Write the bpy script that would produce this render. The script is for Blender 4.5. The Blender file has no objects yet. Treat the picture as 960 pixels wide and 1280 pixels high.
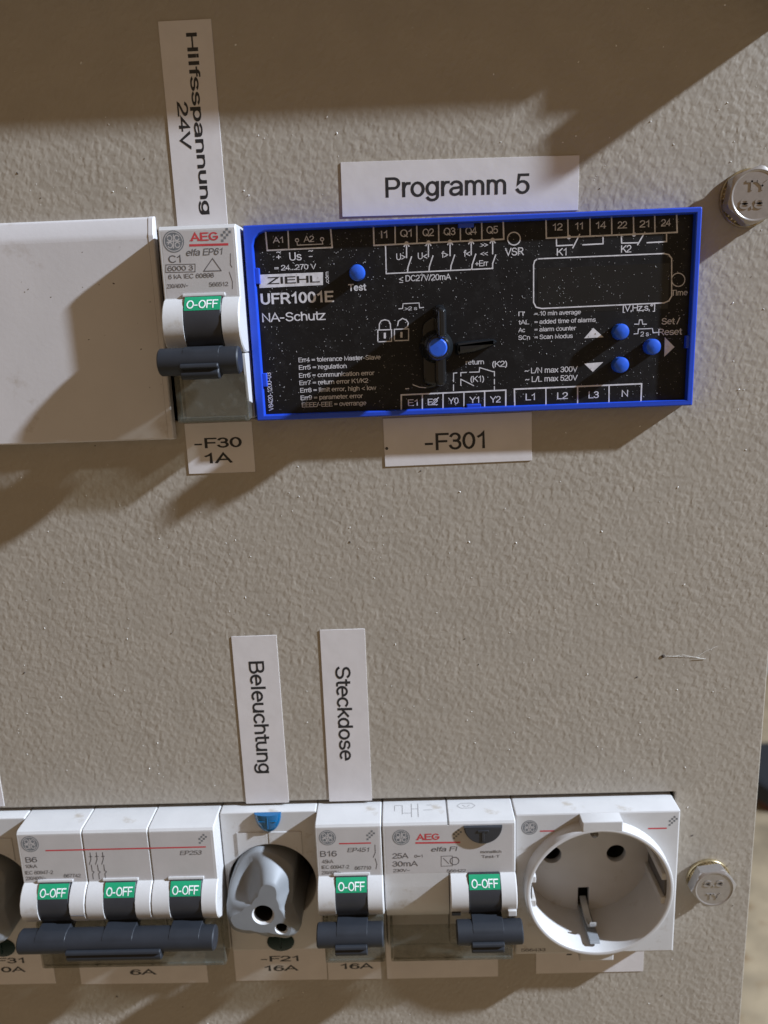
import bpy, bmesh, math, random
from mathutils import Vector, Matrix, Euler
from math import sin, cos, pi, radians
random.seed(4)
S = bpy.context.scene
COL = S.collection
MM = 0.001

# ------------------------------------------------------------------ camera
# Panel frame used for all measures: x right, y up, h out of the panel, in millimetres.
# It stands upright in the world: (x, y, h) -> (x, -h, y).
cam_d = bpy.data.cameras.new('camera')
cam = bpy.data.objects.new('camera', cam_d)
COL.objects.link(cam)
CP = (107.26, 127.88, 196.95)
CR = Matrix(((0.9991998, 0.0327779, 0.0229209), (-0.0371323, 0.9731776, 0.2270388), (-0.0148643, -0.2277082, 0.9736160)))
TOW = Matrix(((1, 0, 0), (0, 0, -1), (0, 1, 0)))
mw = (TOW @ CR).to_4x4()
mw.translation = Vector((CP[0], -CP[2], CP[1])) * MM
cam.matrix_world = mw
cam_d.sensor_fit = 'VERTICAL'
cam_d.sensor_height = 7.0
cam_d.sensor_width = 5.25
cam_d.lens = 993.55 / 1280 * 7.0
cam_d.clip_start = 0.005
cam_d.clip_end = 50
cam_d.dof.use_dof = True
cam_d.dof.focus_distance = 0.192
cam_d.dof.aperture_fstop = cam_d.lens / 1.7
S.camera = cam

# ------------------------------------------------------------------ light
w = bpy.data.worlds.new('World'); S.world = w; w.use_nodes = True
bg = w.node_tree.nodes['Background']
bg.inputs['Color'].default_value = (1.0, 0.69, 0.42, 1)
bg.inputs['Strength'].default_value = 0.268
ld = bpy.data.lights.new('window_light', 'AREA')
ld.shape = 'DISK'; ld.size = 0.10; ld.energy = 258; ld.color = (0.82, 0.94, 1.12)
lo = bpy.data.objects.new('window_light', ld); COL.objects.link(lo)
lo.location = (2.80, -0.68, 1.87)
lo.rotation_euler = (Vector((0.10, 0, 0.08)) - lo.location).to_track_quat('-Z', 'Y').to_euler()
S.view_settings.view_transform = 'Standard'
S.view_settings.look = 'None'
S.view_settings.exposure = 0
S.view_settings.gamma = 1
S.render.resolution_x = 768; S.render.resolution_y = 1024
S.render.engine = 'CYCLES'

# ------------------------------------------------------------------ materials
def mat(name, col, rough=0.5, metal=0, var=0.06, vscale=200, bump=0, bscale=900, spec=0.5, coat=0, dirt=None, emit=None):
    m = bpy.data.materials.new(name); m.use_nodes = True
    nt = m.node_tree; N = nt.nodes; L = nt.links; b = N['Principled BSDF']
    tc = N.new('ShaderNodeTexCoord')
    no = N.new('ShaderNodeTexNoise'); no.inputs['Scale'].default_value = vscale; no.inputs['Detail'].default_value = 4
    L.new(tc.outputs['Object'], no.inputs['Vector'])
    rp = N.new('ShaderNodeMapRange'); rp.inputs['From Min'].default_value = .3; rp.inputs['From Max'].default_value = .7
    rp.inputs['To Min'].default_value = 1 - var; rp.inputs['To Max'].default_value = 1 + var
    L.new(no.outputs['Fac'], rp.inputs['Value'])
    mx = N.new('ShaderNodeMix'); mx.data_type = 'RGBA'; mx.blend_type = 'MULTIPLY'; mx.inputs['Factor'].default_value = 1
    mx.inputs['A'].default_value = (*col, 1)
    L.new(rp.outputs['Result'], mx.inputs['B'])
    out = mx.outputs['Result']
    if dirt:
        d = N.new('ShaderNodeTexNoise'); d.inputs['Scale'].default_value = dirt[1]; d.inputs['Detail'].default_value = 6; d.inputs['Roughness'].default_value = .7
        L.new(tc.outputs['Object'], d.inputs['Vector'])
        dr = N.new('ShaderNodeMapRange'); dr.inputs['From Min'].default_value = dirt[2]; dr.inputs['From Max'].default_value = dirt[2] + .12
        L.new(d.outputs['Fac'], dr.inputs['Value'])
        m2 = N.new('ShaderNodeMix'); m2.data_type = 'RGBA'; m2.inputs['B'].default_value = (*dirt[0], 1)
        L.new(dr.outputs['Result'], m2.inputs['Factor']); L.new(out, m2.inputs['A']); out = m2.outputs['Result']
    L.new(out, b.inputs['Base Color'])
    b.inputs['Roughness'].default_value = rough; b.inputs['Metallic'].default_value = metal
    b.inputs['Specular IOR Level'].default_value = spec; b.inputs['Coat Weight'].default_value = coat
    if bump:
        n2 = N.new('ShaderNodeTexNoise'); n2.inputs['Scale'].default_value = bscale; n2.inputs['Detail'].default_value = 2
        L.new(tc.outputs['Object'], n2.inputs['Vector'])
        bp = N.new('ShaderNodeBump'); bp.inputs['Strength'].default_value = 1; bp.inputs['Distance'].default_value = bump * MM
        L.new(n2.outputs['Fac'], bp.inputs['Height']); L.new(bp.outputs['Normal'], b.inputs['Normal'])
    return m

M = {}
# textured powder coat: wrinkled relief
m = mat('powder_coat', (0.350, 0.310, 0.256), .42, var=.04, vscale=120, spec=.45)
nt = m.node_tree; N = nt.nodes; L = nt.links
tc = N.new('ShaderNodeTexCoord')
mp = N.new('ShaderNodeMapping'); mp.inputs['Scale'].default_value = (1, 1, .2)
mp.inputs['Rotation'].default_value = (0, 0, radians(35)); L.new(tc.outputs['Object'], mp.inputs['Vector'])
sc = N.new('ShaderNodeVectorMath'); sc.operation = 'MULTIPLY'; sc.inputs[1].default_value = (1.25, .85, 1); L.new(mp.outputs['Vector'], sc.inputs[0])
n1 = N.new('ShaderNodeTexNoise'); n1.inputs['Scale'].default_value = 680; n1.inputs['Detail'].default_value = .9; n1.inputs['Roughness'].default_value = .4; n1.inputs['Distortion'].default_value = .25
L.new(sc.outputs[0], n1.inputs['Vector'])
n2 = N.new('ShaderNodeTexNoise'); n2.inputs['Scale'].default_value = 130; n2.inputs['Detail'].default_value = 1
L.new(sc.outputs[0], n2.inputs['Vector'])
n3 = N.new('ShaderNodeTexNoise'); n3.inputs['Scale'].default_value = 60; n3.inputs['Detail'].default_value = 2
L.new(tc.outputs['Object'], n3.inputs['Vector'])
am = N.new('ShaderNodeMapRange'); am.inputs['From Min'].default_value = .35; am.inputs['From Max'].default_value = .65; am.inputs['To Min'].default_value = .82; am.inputs['To Max'].default_value = 1.15
L.new(n3.outputs['Fac'], am.inputs['Value'])
mu = N.new('ShaderNodeMath'); mu.operation = 'MULTIPLY'; L.new(n1.outputs['Fac'], mu.inputs[0]); L.new(am.outputs['Result'], mu.inputs[1])
ad = N.new('ShaderNodeMath'); ad.operation = 'MULTIPLY_ADD'; ad.inputs[1].default_value = .35; L.new(n2.outputs['Fac'], ad.inputs[0]); L.new(mu.outputs[0], ad.inputs[2])
bp = N.new('ShaderNodeBump'); bp.inputs['Distance'].default_value = .165 * MM; bp.inputs['Strength'].default_value = 1
L.new(ad.outputs[0], bp.inputs['Height']); L.new(bp.outputs['Normal'], N['Principled BSDF'].inputs['Normal'])
M['panel'] = m
M['white'] = mat('white_plastic', (.53, .52, .51), .38, var=.03, bump=.012, bscale=1500, dirt=((.40, .36, .31), 110, .60))
M['cover'] = mat('grey_white_plastic', (.55, .525, .52), .42, var=.04, vscale=60, bump=.015, bscale=900, dirt=((.44, .40, .37), 70, .60))
M['face'] = mat('printed_plastic_face', (.47, .447, .437), .4, var=.03, bump=.01, bscale=1500)
M['paper'] = mat('label_tape', (.61, .575, .565), .5, var=.04, vscale=150, bump=.03, bscale=350, dirt=((.50, .42, .38), 260, .70))
M['ink'] = mat('black_ink', (.016, .016, .018), .45, var=0)
M['greyink'] = mat('grey_print', (.10, .095, .10), .5, var=.25, vscale=2500)
M['faintink'] = mat('faint_grey_print', (.25, .24, .235), .5, var=.2, vscale=2500)
M['logo'] = mat('grey_logo_print', (.15, .16, .17), .5, var=.2, vscale=1500)
M['red'] = mat('red_print', (.50, .05, .06), .5, var=.1)
M['blue'] = mat('blue_plastic', (.012, .060, .52), .33, var=.06, bump=.01)
M['bluebtn'] = mat('blue_button_plastic', (.02, .10, .58), .3, var=.06)
M['black'] = mat('black_plate', (.006, .006, .007), .42, var=.2, spec=.3, dirt=((.013, .013, .014), 300, .52))
M['print'] = mat('white_print', (.60, .58, .60), .5, var=.15, vscale=900)
M['knob'] = mat('black_knob_plastic', (.010, .012, .014), .14, var=.1)
M['toggle'] = mat('dark_toggle_plastic', (.028, .030, .036), .42, var=.12, bump=.01, dirt=((.08, .085, .09), 800, .70))
M['bar'] = mat('blue_grey_bar_plastic', (.020, .023, .029), .5, var=.1, spec=.35, bump=.012, dirt=((.05, .055, .062), 500, .68))
M['green'] = mat('green_mark', (.008, .27, .125), .4, var=.05)
M['whitemark'] = mat('white_mark', (.75, .78, .76), .45, var=.03)
M['greyknob'] = mat('grey_handle_plastic', (.20, .21, .22), .5, var=.05, bump=.015, bscale=700)
M['hole'] = mat('dark_recess', (.012, .011, .010), .7, var=.1)
M['recess'] = mat('brown_grey_recess', (.10, .092, .085), .6, var=.1)
M['inside'] = mat('cabinet_inside', (.03, .03, .03), .8)
M['zinc'] = mat('zinc_steel', (.40, .375, .355), .28, .65, var=.06, vscale=900, bump=.012, bscale=500)
M['bright_steel'] = mat('bright_steel', (.75, .75, .73), .3, .7)
M['brass'] = mat('yellow_zinc', (.42, .34, .20), .32, .75, var=.25, vscale=700, bump=.02, bscale=800)
M['film'] = mat('grey_dust', (.30, .29, .28), .8, var=.3)
M['dust'] = mat('pale_dust', (.75, .73, .68), .8, var=.1)
M['darkdust'] = mat('dark_grit', (.06, .045, .035), .8, var=.1)
M['floor'] = mat('sandy_concrete', (.31, .25, .165), .85, var=.30, vscale=9, bump=2, bscale=40, dirt=((.22, .15, .08), 14, .56))
M['wall'] = mat('pale_wall', (.37, .37, .32), .8, var=.06, vscale=3)
M['dark_object'] = mat('black_object', (.010, .013, .020), .6, var=.2)
M['brownred'] = mat('brown_red_base', (.16, .055, .045), .6, var=.3, vscale=20)

def clear(name, col, trans, rough=.12):
    m = bpy.data.materials.new(name); m.use_nodes = True
    nt = m.node_tree; N = nt.nodes; L = nt.links; b = N['Principled BSDF']
    b.inputs['Base Color'].default_value = (*col, 1); b.inputs['Roughness'].default_value = rough
    t = N.new('ShaderNodeBsdfTransparent'); t.inputs['Color'].default_value = (.93, .93, .9, 1)
    x = N.new('ShaderNodeMixShader')
    tc = N.new('ShaderNodeTexCoord'); no = N.new('ShaderNodeTexNoise'); no.inputs['Scale'].default_value = 450; no.inputs['Detail'].default_value = 6
    L.new(tc.outputs['Object'], no.inputs['Vector'])
    mr = N.new('ShaderNodeMapRange'); mr.inputs['From Min'].default_value = .55; mr.inputs['From Max'].default_value = .75
    mr.inputs['To Min'].default_value = trans; mr.inputs['To Max'].default_value = trans - .3
    L.new(no.outputs['Fac'], mr.inputs['Value']); L.new(mr.outputs['Result'], x.inputs['Fac'])
    L.new(b.outputs[0], x.inputs[1]); L.new(t.outputs[0], x.inputs[2]); L.new(x.outputs[0], N['Material Output'].inputs['Surface'])
    bp = N.new('ShaderNodeBump'); bp.inputs['Distance'].default_value = .04 * MM; L.new(no.outputs['Fac'], bp.inputs['Height']); L.new(bp.outputs[0], b.inputs['Normal'])
    return m
M['clear'] = clear('clear_cover_plastic', (.17, .165, .14), .76)
m = bpy.data.materials.new('blue_lens'); m.use_nodes = True
b = m.node_tree.nodes['Principled BSDF']; b.inputs['Base Color'].default_value = (.002, .13, .32, 1); b.inputs['Roughness'].default_value = .06
b.inputs['Transmission Weight'].default_value = .2; b.inputs['Coat Weight'].default_value = .5
M['lens'] = m
m = bpy.data.materials.new('green_lens'); m.use_nodes = True
b = m.node_tree.nodes['Principled BSDF']; b.inputs['Base Color'].default_value = (.002, .018, .015, 1); b.inputs['Roughness'].default_value = .2; b.inputs['Specular IOR Level'].default_value = .25
M['greenlens'] = m

# ------------------------------------------------------------------ object helpers
def R90(a=0): return (radians(90), radians(-a), 0)
def place(o, x, y, h, a=0):
    o.location = (x * MM, -h * MM, y * MM); o.rotation_euler = R90(a)
def tag(o, label=None, cat=None, group=None, kind=None):
    if label: o['label'] = label
    if cat: o['category'] = cat
    if group: o['group'] = group
    if kind: o['kind'] = kind
    return o
def thing(name, x, y, h, label, cat, group=None, a=0):
    o = bpy.data.objects.new(name, None); COL.objects.link(o); o.empty_display_size = .01
    place(o, x, y, h, a); return tag(o, label, cat, group)

def inset(poly, d):
    """move every corner of a closed (counter-clockwise or clockwise) polygon inwards by d"""
    n = len(poly); A = sum(poly[i][0] * poly[(i + 1) % n][1] - poly[(i + 1) % n][0] * poly[i][1] for i in range(n))
    sg = 1 if A > 0 else -1; out = []
    for i in range(n):
        p0, p1, p2 = poly[i - 1], poly[i], poly[(i + 1) % n]
        e1 = Vector((p1[0] - p0[0], p1[1] - p0[1])); e2 = Vector((p2[0] - p1[0], p2[1] - p1[1]))
        if e1.length < 1e-9 or e2.length < 1e-9: out.append(p1); continue
        e1.normalize(); e2.normalize()
        n1 = Vector((-e1.y, e1.x)) * sg; n2 = Vector((-e2.y, e2.x)) * sg
        b = n1 + n2
        if b.length < 1e-6: out.append(p1); continue
        b.normalize(); k = min(d / max(b.dot(n1), .35), d * 2)
        out.append((p1[0] + b.x * k, p1[1] + b.y * k))
    return out
def roundpoly(poly, r, seg=3):
    n = len(poly); out = []
    rr = r if isinstance(r, (list, tuple)) else [r] * n
    for i in range(n):
        p0, p1, p2 = Vector(poly[i - 1]), Vector(poly[i]), Vector(poly[(i + 1) % n])
        q = rr[i]
        if q <= 0: out.append(tuple(p1)); continue
        a = (p0 - p1); c = (p2 - p1); q = min(q, a.length * .48, c.length * .48)
        s = p1 + a.normalized() * q; e = p1 + c.normalized() * q
        for k in range(seg + 1):
            t = k / seg; out.append(tuple((1 - t) ** 2 * s + 2 * t * (1 - t) * p1 + t * t * e))
    return out

class MB:
    def __init__(s): s.v = []; s.f = []
    def add(s, vs, fs):
        o = len(s.v); s.v += [tuple(q) for q in vs]; s.f += [tuple(i + o for i in f) for f in fs]; return s
    def loft(s, rings, cap0=True, cap1=True, closed=True):
        n = len(rings[0]); vs = [p for r in rings for p in r]; fs = []
        for k in range(len(rings) - 1):
            for i in range(n if closed else n - 1):
                j = (i + 1) % n; fs.append((k * n + i, k * n + j, (k + 1) * n + j, (k + 1) * n + i))
        if cap0: fs.append(tuple(reversed(range(n))))
        if cap1: fs.append(tuple(range((len(rings) - 1) * n, len(rings) * n)))
        return s.add(vs, fs)
    def slab(s, prof, x0, x1, b0=.25, b1=.25):
        """profile of (y, h) points pushed along x, ends bevelled"""
        r = []
        if b0: r.append([(x0, y, h) for y, h in inset(prof, b0)])
        r.append([(x0 + b0, y, h) for y, h in prof]); r.append([(x1 - b1, y, h) for y, h in prof])
        if b1: r.append([(x1, y, h) for y, h in inset(prof, b1)])
        return s.loft(r)
    def prism(s, poly, h0, h1, b=.2, b0=0):
        r = []
        if b0: r.append([(x, y, h0) for x, y in inset(poly, b0)])
        r.append([(x, y, h0 + b0) for x, y in poly])
        if b:
            r.append([(x, y, h1 - b) for x, y in poly]); r.append([(x, y, h1 - b * .3) for x, y in inset(poly, b * .3)]); r.append([(x, y, h1) for x, y in inset(poly, b)])
        else: r.append([(x, y, h1) for x, y in poly])
        return s.loft(r)
    def box(s, x0, x1, y0, y1, h0, h1, b=.2, r=None):
        p = [(x0, y0), (x1, y0), (x1, y1), (x0, y1)]
        if r is None: r = b
        if r: p = roundpoly(p, r, 2)
        return s.prism(p, h0, h1, b)
    def lathe(s, cx, cy, prof, seg=48, cap0=False, cap1=False, sx=1, sy=1):
        return s.loft([[(cx + r * sx * cos(2 * pi * i / seg), cy + r * sy * sin(2 * pi * i / seg), h) for i in range(seg)] for r, h in prof], cap0, cap1)
    def ribbon(s, pts, w, h):
        for k in range(len(pts) - 1):
            a, b = Vector(pts[k]), Vector(pts[k + 1]); d = b - a
            if d.length < 1e-6: continue
            d.normalize(); n = Vector((-d.y, d.x)) * w / 2; e = d * w * .4
            q = [a - e - n, b + e - n, b + e + n, a - e + n]
            s.add([(p.x, p.y, h + .003 * (k % 3)) for p in q], [(0, 1, 2, 3)])
        return s
    def tube(s, pts, r, seg=8):
        rings = []
        for i, p in enumerate(pts):
            a = Vector(pts[max(i - 1, 0)]); b = Vector(pts[min(i + 1, len(pts) - 1)]); d = (b - a).normalized()
            u = d.cross(Vector((0, 0, 1))); u = u.normalized() if u.length > 1e-3 else Vector((1, 0, 0)); v = d.cross(u)
            rr = r[i] if isinstance(r, (list, tuple)) else r
            rings.append([tuple(Vector(p) + (u * cos(2 * pi * k / seg) + v * sin(2 * pi * k / seg)) * rr) for k in range(seg)])
        return s.loft(rings)
    def mesh(s, me):
        o = len(s.v); s.v += [tuple(v.co) for v in me.vertices]; s.f += [tuple(i + o for i in p.vertices) for p in me.polygons]; return s
    def move(s, dx=0, dy=0, dh=0): s.v = [(x + dx, y + dy, h + dh) for x, y, h in s.v]; return s
    def build(s, name, m, parent=None, ang=38, fix=True):
        me = bpy.data.meshes.new(name)
        me.from_pydata([(x * MM, y * MM, h * MM) for x, y, h in s.v], [], s.f)
        if fix:
            bm = bmesh.new(); bm.from_mesh(me); bmesh.ops.recalc_face_normals(bm, faces=bm.faces); bm.to_mesh(me); bm.free()
        me.shade_smooth(); me.set_sharp_from_angle(angle=radians(ang))
        for p in me.polygons:
            if len(p.vertices) > 5 or abs(p.normal.z) > .9999: p.use_smooth = False
        me.materials.append(M[m]); o = bpy.data.objects.new(name, me); COL.objects.link(o)
        if parent: o.parent = parent
        return o

def circ(cx, cy, r, n=64, a0=0, ry=None):
    return [(cx + r * cos(a0 + 2 * pi * i / n), cy + (ry or r) * sin(a0 + 2 * pi * i / n)) for i in range(n)]
def rect(x0, x1, y0, y1, r=0):
    p = [(x0, y0), (x1, y0), (x1, y1), (x0, y1)]
    return roundpoly(p, r, 4) if r else p
def plate(outlines, h0, h1, bev=0):
    """solid plate with real holes, as an MB"""
    cu = bpy.data.curves.new('plate', 'CURVE'); cu.dimensions = '2D'; cu.fill_mode = 'BOTH'
    for p in outlines:
        sp = cu.splines.new('POLY'); sp.points.add(len(p) - 1)
        for q, (x, y) in zip(sp.points, p): q.co = (x, y, 0, 1)
        sp.use_cyclic_u = True
    cu.extrude = max((h1 - h0) / 2 - bev, 0); cu.bevel_depth = bev; cu.bevel_resolution = 1; cu.offset = -bev
    o = bpy.data.objects.new('plate', cu); COL.objects.link(o)
    me = bpy.data.meshes.new_from_object(o.evaluated_get(bpy.context.evaluated_depsgraph_get()))
    mb = MB().mesh(me).move(0, 0, (h0 + h1) / 2)
    bpy.data.objects.remove(o); bpy.data.curves.remove(cu); bpy.data.meshes.remove(me)
    return mb

# ---- plain sans lettering drawn as strokes: glyph = (advance, strokes); cap height 1, x-height .73
def arc(cx, cy, rx, ry, a0, a1, n=None):
    n = n or max(4, int(abs(a1 - a0) / 22)); return [(cx + rx * cos(radians(a0 + (a1 - a0) * i / n)), cy + ry * sin(radians(a0 + (a1 - a0) * i / n))) for i in range(n + 1)]
X_ = .73
G = {
 ' ': (.36, []), '-': (.52, [[(.06, .38), (.36, .38)]]), '_': (.55, [[(0, -.2), (.5, -.2)]]), '=': (.68, [[(.05, .32), (.6, .32)], [(.05, .56), (.6, .56)]]),
 '+': (.68, [[(.05, .42), (.6, .42)], [(.325, .14), (.325, .7)]]), '.': (.26, [[(.11, -.01), (.11, .09)]]), ',': (.26, [[(.12, .08), (.10, -.14)]]), '/': (.4, [[(0, -.02), (.36, 1.02)]]),
 '~': (.68, [[(.05, .36), (.13, .48), (.24, .5), (.42, .38), (.53, .4), (.62, .52)]]), '(': (.34, [arc(.42, .4, .34, .68, 120, 240)]), ')': (.34, [arc(-.1, .4, .34, .68, 60, -60)]),
 '[': (.32, [[(.28, 1.02), (.08, 1.02), (.08, -.22), (.28, -.22)]]), ']': (.32, [[(.02, 1.02), (.22, 1.02), (.22, -.22), (.02, -.22)]]), '<': (.66, [[(.6, .72), (.06, .4), (.6, .08)]]), '>': (.66, [[(.05, .72), (.59, .4), (.05, .08)]]),
 "'": (.2, [[(.1, 1), (.1, .72)]]), '°': (.4, [arc(.18, .85, .13, .13, 0, 360)]),
 '0': (.7, [arc(.33, .5, .27, .5, 90, 450)]), '1': (.6, [[(.12, .74), (.27, .84), (.38, 1.0), (.38, 0)]]),
 '2': (.68, [[*arc(.32, .72, .26, .28, 170, -20), (.5, .5), (.1, .14), (.05, .0), (.6, .0)]]), '3': (.68, [[*arc(.31, .755, .23, .245, 160, -80), (.26, .53)], [(.26, .53), *arc(.31, .27, .26, .27, 80, -165)]]),
 '4': (.7, [[(.62, .26), (.03, .26), (.47, 1.0), (.47, 0)]]), '5': (.68, [[(.56, 1.0), (.15, 1.0), (.09, .5), *arc(.31, .32, .27, .32, 120, -155)]]),
 '6': (.69, [[*arc(.36, .72, .25, .28, 30, 120), *arc(.38, .45, .31, .5, 150, 200), (.08, .3)], arc(.34, .31, .26, .31, 0, 360)]), '7': (.66, [[(.06, 1.0), (.6, 1.0), (.36, .55), (.24, 0)]]),
 '8': (.69, [arc(.33, .76, .23, .24, 0, 360), arc(.33, .265, .27, .265, 0, 360)]), '9': (.69, [arc(.32, .69, .26, .31, 0, 360), [(.58, .69), *arc(.29, .55, .30, .55, -10, -60), *arc(.29, .27, .24, .27, -80, -150)]]),
 'A': (.84, [[(.02, 0), (.40, 1.0), (.78, 0)], [(.15, .32), (.65, .32)]]), 'B': (.8, [[(.1, 0), (.1, 1.0), (.42, 1.0), *arc(.45, .765, .2, .235, 80, -80), (.42, .53), (.1, .53)], [(.42, .53), *arc(.46, .265, .24, .265, 80, -80), (.42, 0), (.1, 0)]]),
 'C': (.86, [arc(.45, .5, .38, .5, 42, 318)]), 'D': (.86, [[(.1, 0), (.1, 1.0), (.38, 1.0), *arc(.38, .5, .38, .5, 80, -80), (.38, 0), (.1, 0)]]), 'E': (.78, [[(.68, 1.0), (.1, 1.0), (.1, 0), (.7, 0)], [(.1, .52), (.64, .52)]]),
 'F': (.72, [[(.66, 1.0), (.1, 1.0), (.1, 0)], [(.1, .52), (.58, .52)]]), 'G': (.92, [[*arc(.46, .5, .39, .5, 45, 335), (.81, .46), (.5, .46)]]), 'H': (.86, [[(.1, 0), (.1, 1)], [(.74, 0), (.74, 1)], [(.1, .52), (.74, .52)]]),
 'I': (.32, [[(.15, 0), (.15, 1)]]), 'J': (.6, [[(.45, 1), (.45, .25), *arc(.25, .22, .2, .24, 0, -170)]]), 'K': (.8, [[(.1, 0), (.1, 1)], [(.7, 1), (.1, .38)], [(.32, .60), (.74, 0)]]), 'L': (.68, [[(.1, 1), (.1, 0), (.62, 0)]]),
 'M': (.98, [[(.1, 0), (.1, 1), (.47, .08), (.84, 1), (.84, 0)]]), 'N': (.86, [[(.1, 0), (.1, 1), (.73, 0), (.73, 1)]]), 'O': (.92, [arc(.45, .5, .38, .5, 90, 450)]), 'P': (.78, [[(.1, 0), (.1, 1.0), (.42, 1.0), *arc(.44, .73, .23, .27, 80, -80), (.42, .46), (.1, .46)]]),
 'Q': (.92, [arc(.45, .5, .38, .5, 90, 450), [(.52, .24), (.84, -.06)]]), 'R': (.84, [[(.1, 0), (.1, 1.0), (.46, 1.0), *arc(.47, .745, .22, .255, 80, -80), (.46, .49), (.1, .49)], [(.44, .49), (.76, 0)]]),
 'S': (.8, [[*arc(.38, .75, .28, .25, 20, 240), *arc(.38, .26, .31, .26, 65, -165)]]), 'T': (.74, [[(.02, 1), (.70, 1)], [(.36, 1), (.36, 0)]]), 'U': (.86, [[(.1, 1), (.1, .34), *arc(.41, .32, .31, .32, 190, 350), (.72, .34), (.72, 1)]]),
 'V': (.8, [[(.02, 1), (.38, 0), (.74, 1)]]), 'W': (1.12, [[(.02, 1), (.27, 0), (.54, 1), (.81, 0), (1.06, 1)]]), 'X': (.8, [[(.04, 1), (.72, 0)], [(.72, 1), (.04, 0)]]), 'Y': (.8, [[(.02, 1), (.38, .44), (.74, 1)], [(.38, .44), (.38, 0)]]), 'Z': (.76, [[(.06, 1), (.68, 1), (.04, 0), (.70, 0)]]),
 'a': (.68, [[*arc(.31, .5, .24, .23, 155, 0), (.55, .0)], [(.55, .42), (.3, .38), *arc(.24, .19, .19, .19, 110, 290), (.42, .06), (.55, .2)]]), 'b': (.7, [[(.1, 0), (.1, 1)], arc(.35, .365, .25, .365, 0, 360)]), 'c': (.62, [arc(.33, .365, .27, .365, 42, 318)]),
 'd': (.7, [[(.57, 0), (.57, 1)], arc(.32, .365, .25, .365, 0, 360)]), 'e': (.68, [[(.06, .39), (.60, .39), *arc(.33, .365, .27, .365, 10, 305)]]), 'f': (.36, [[(.34, 1.0), (.24, .99), (.17, .88), (.17, 0)], [(.02, .71), (.33, .71)]]),
 'g': (.7, [arc(.32, .385, .25, .345, 0, 360), [(.57, .73), (.57, .0), *arc(.32, -.03, .25, .24, 0, -155)]]), 'h': (.68, [[(.1, 0), (.1, 1)], [(.1, .44), *arc(.33, .46, .23, .27, 170, 0), (.56, 0)]]), 'i': (.28, [[(.12, 0), (.12, .73)], [(.12, .9), (.12, 1.0)]]),
 'k': (.62, [[(.1, 0), (.1, 1)], [(.54, .73), (.1, .28)], [(.26, .44), (.58, 0)]]), 'l': (.28, [[(.12, 0), (.12, 1)]]), 'm': (1.02, [[(.1, 0), (.1, .73)], [(.1, .46), *arc(.29, .49, .19, .24, 170, 0), (.48, 0)], [(.48, .46), *arc(.68, .49, .20, .24, 170, 0), (.88, 0)]]),
 'n': (.68, [[(.1, 0), (.1, .73)], [(.1, .44), *arc(.33, .46, .23, .27, 170, 0), (.56, 0)]]), 'o': (.69, [arc(.33, .365, .27, .365, 90, 450)]), 'p': (.7, [[(.1, -.27), (.1, .73)], arc(.35, .365, .25, .365, 0, 360)]), 'r': (.42, [[(.1, 0), (.1, .73)], [(.1, .4), (.16, .6), (.26, .71), (.38, .71)]]),
 's': (.62, [[*arc(.3, .55, .21, .18, 20, 245), *arc(.3, .185, .24, .185, 70, -165)]]), 't': (.36, [[(.17, .95), (.17, .14), (.22, .02), (.34, .01)], [(.02, .71), (.33, .71)]]), 'u': (.68, [[(.1, .73), (.1, .26), *arc(.32, .25, .22, .25, 190, 350), (.55, .3)], [(.56, .73), (.56, 0)]]),
 'v': (.62, [[(.02, .73), (.29, 0), (.56, .73)]]), 'w': (.9, [[(.02, .73), (.22, 0), (.43, .73), (.64, 0), (.84, .73)]]), 'x': (.6, [[(.03, .73), (.54, 0)], [(.54, .73), (.03, 0)]]), 'y': (.62, [[(.02, .73), (.29, 0)], [(.56, .73), (.26, -.12), (.16, -.25), (.04, -.25)]]), 'z': (.6, [[(.04, .73), (.52, .73), (.04, 0), (.55, 0)]]),
 'Π': (.8, [[(.1, 0), (.1, 1), (.7, 1), (.7, 0)]]),
}
def runs(s, extra=0):
    out, x = [], 0.0
    for ch in s:
        adv, st = G.get(ch, G['-']); out += [[(px + x, py) for px, py in p] for p in st]; x += adv + extra
    xs = [p[0] for r in out for p in r] or [0, 1]
    return out, min(xs), max(xs)
def strip(pts, w):
    """one stroke as a mitred band: 2D vertices and quads"""
    P = [Vector(pts[0])]
    for q in pts[1:]:
        if (Vector(q) - P[-1]).length > 1e-4: P.append(Vector(q))
    if len(P) < 2: return [], []
    closed = (P[0] - P[-1]).length < 1e-3 and len(P) > 3; n = len(P); vs = []
    for i in range(n):
        a = P[i - 1] if i else (P[-2] if closed else None); c = P[i + 1] if i < n - 1 else (P[1] if closed else None)
        d0 = (P[i] - a).normalized() if a is not None else None; d1 = (c - P[i]).normalized() if c is not None else None
        if d0 is None: d0 = d1
        if d1 is None: d1 = d0
        n0, n1 = Vector((-d0.y, d0.x)), Vector((-d1.y, d1.x)); m = n0 + n1
        m = m.normalized() if m.length > .2 else n0; k = w / 2 / max(m.dot(n0), .45); e = Vector((0, 0))
        if not closed and i == 0: e = -d1 * w * .42
        if not closed and i == n - 1: e = d0 * w * .42
        vs += [P[i] + e + m * k, P[i] + e - m * k]
    return vs, [(2 * i, 2 * i + 1, 2 * i + 3, 2 * i + 2) for i in range(n - 1)]
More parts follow.
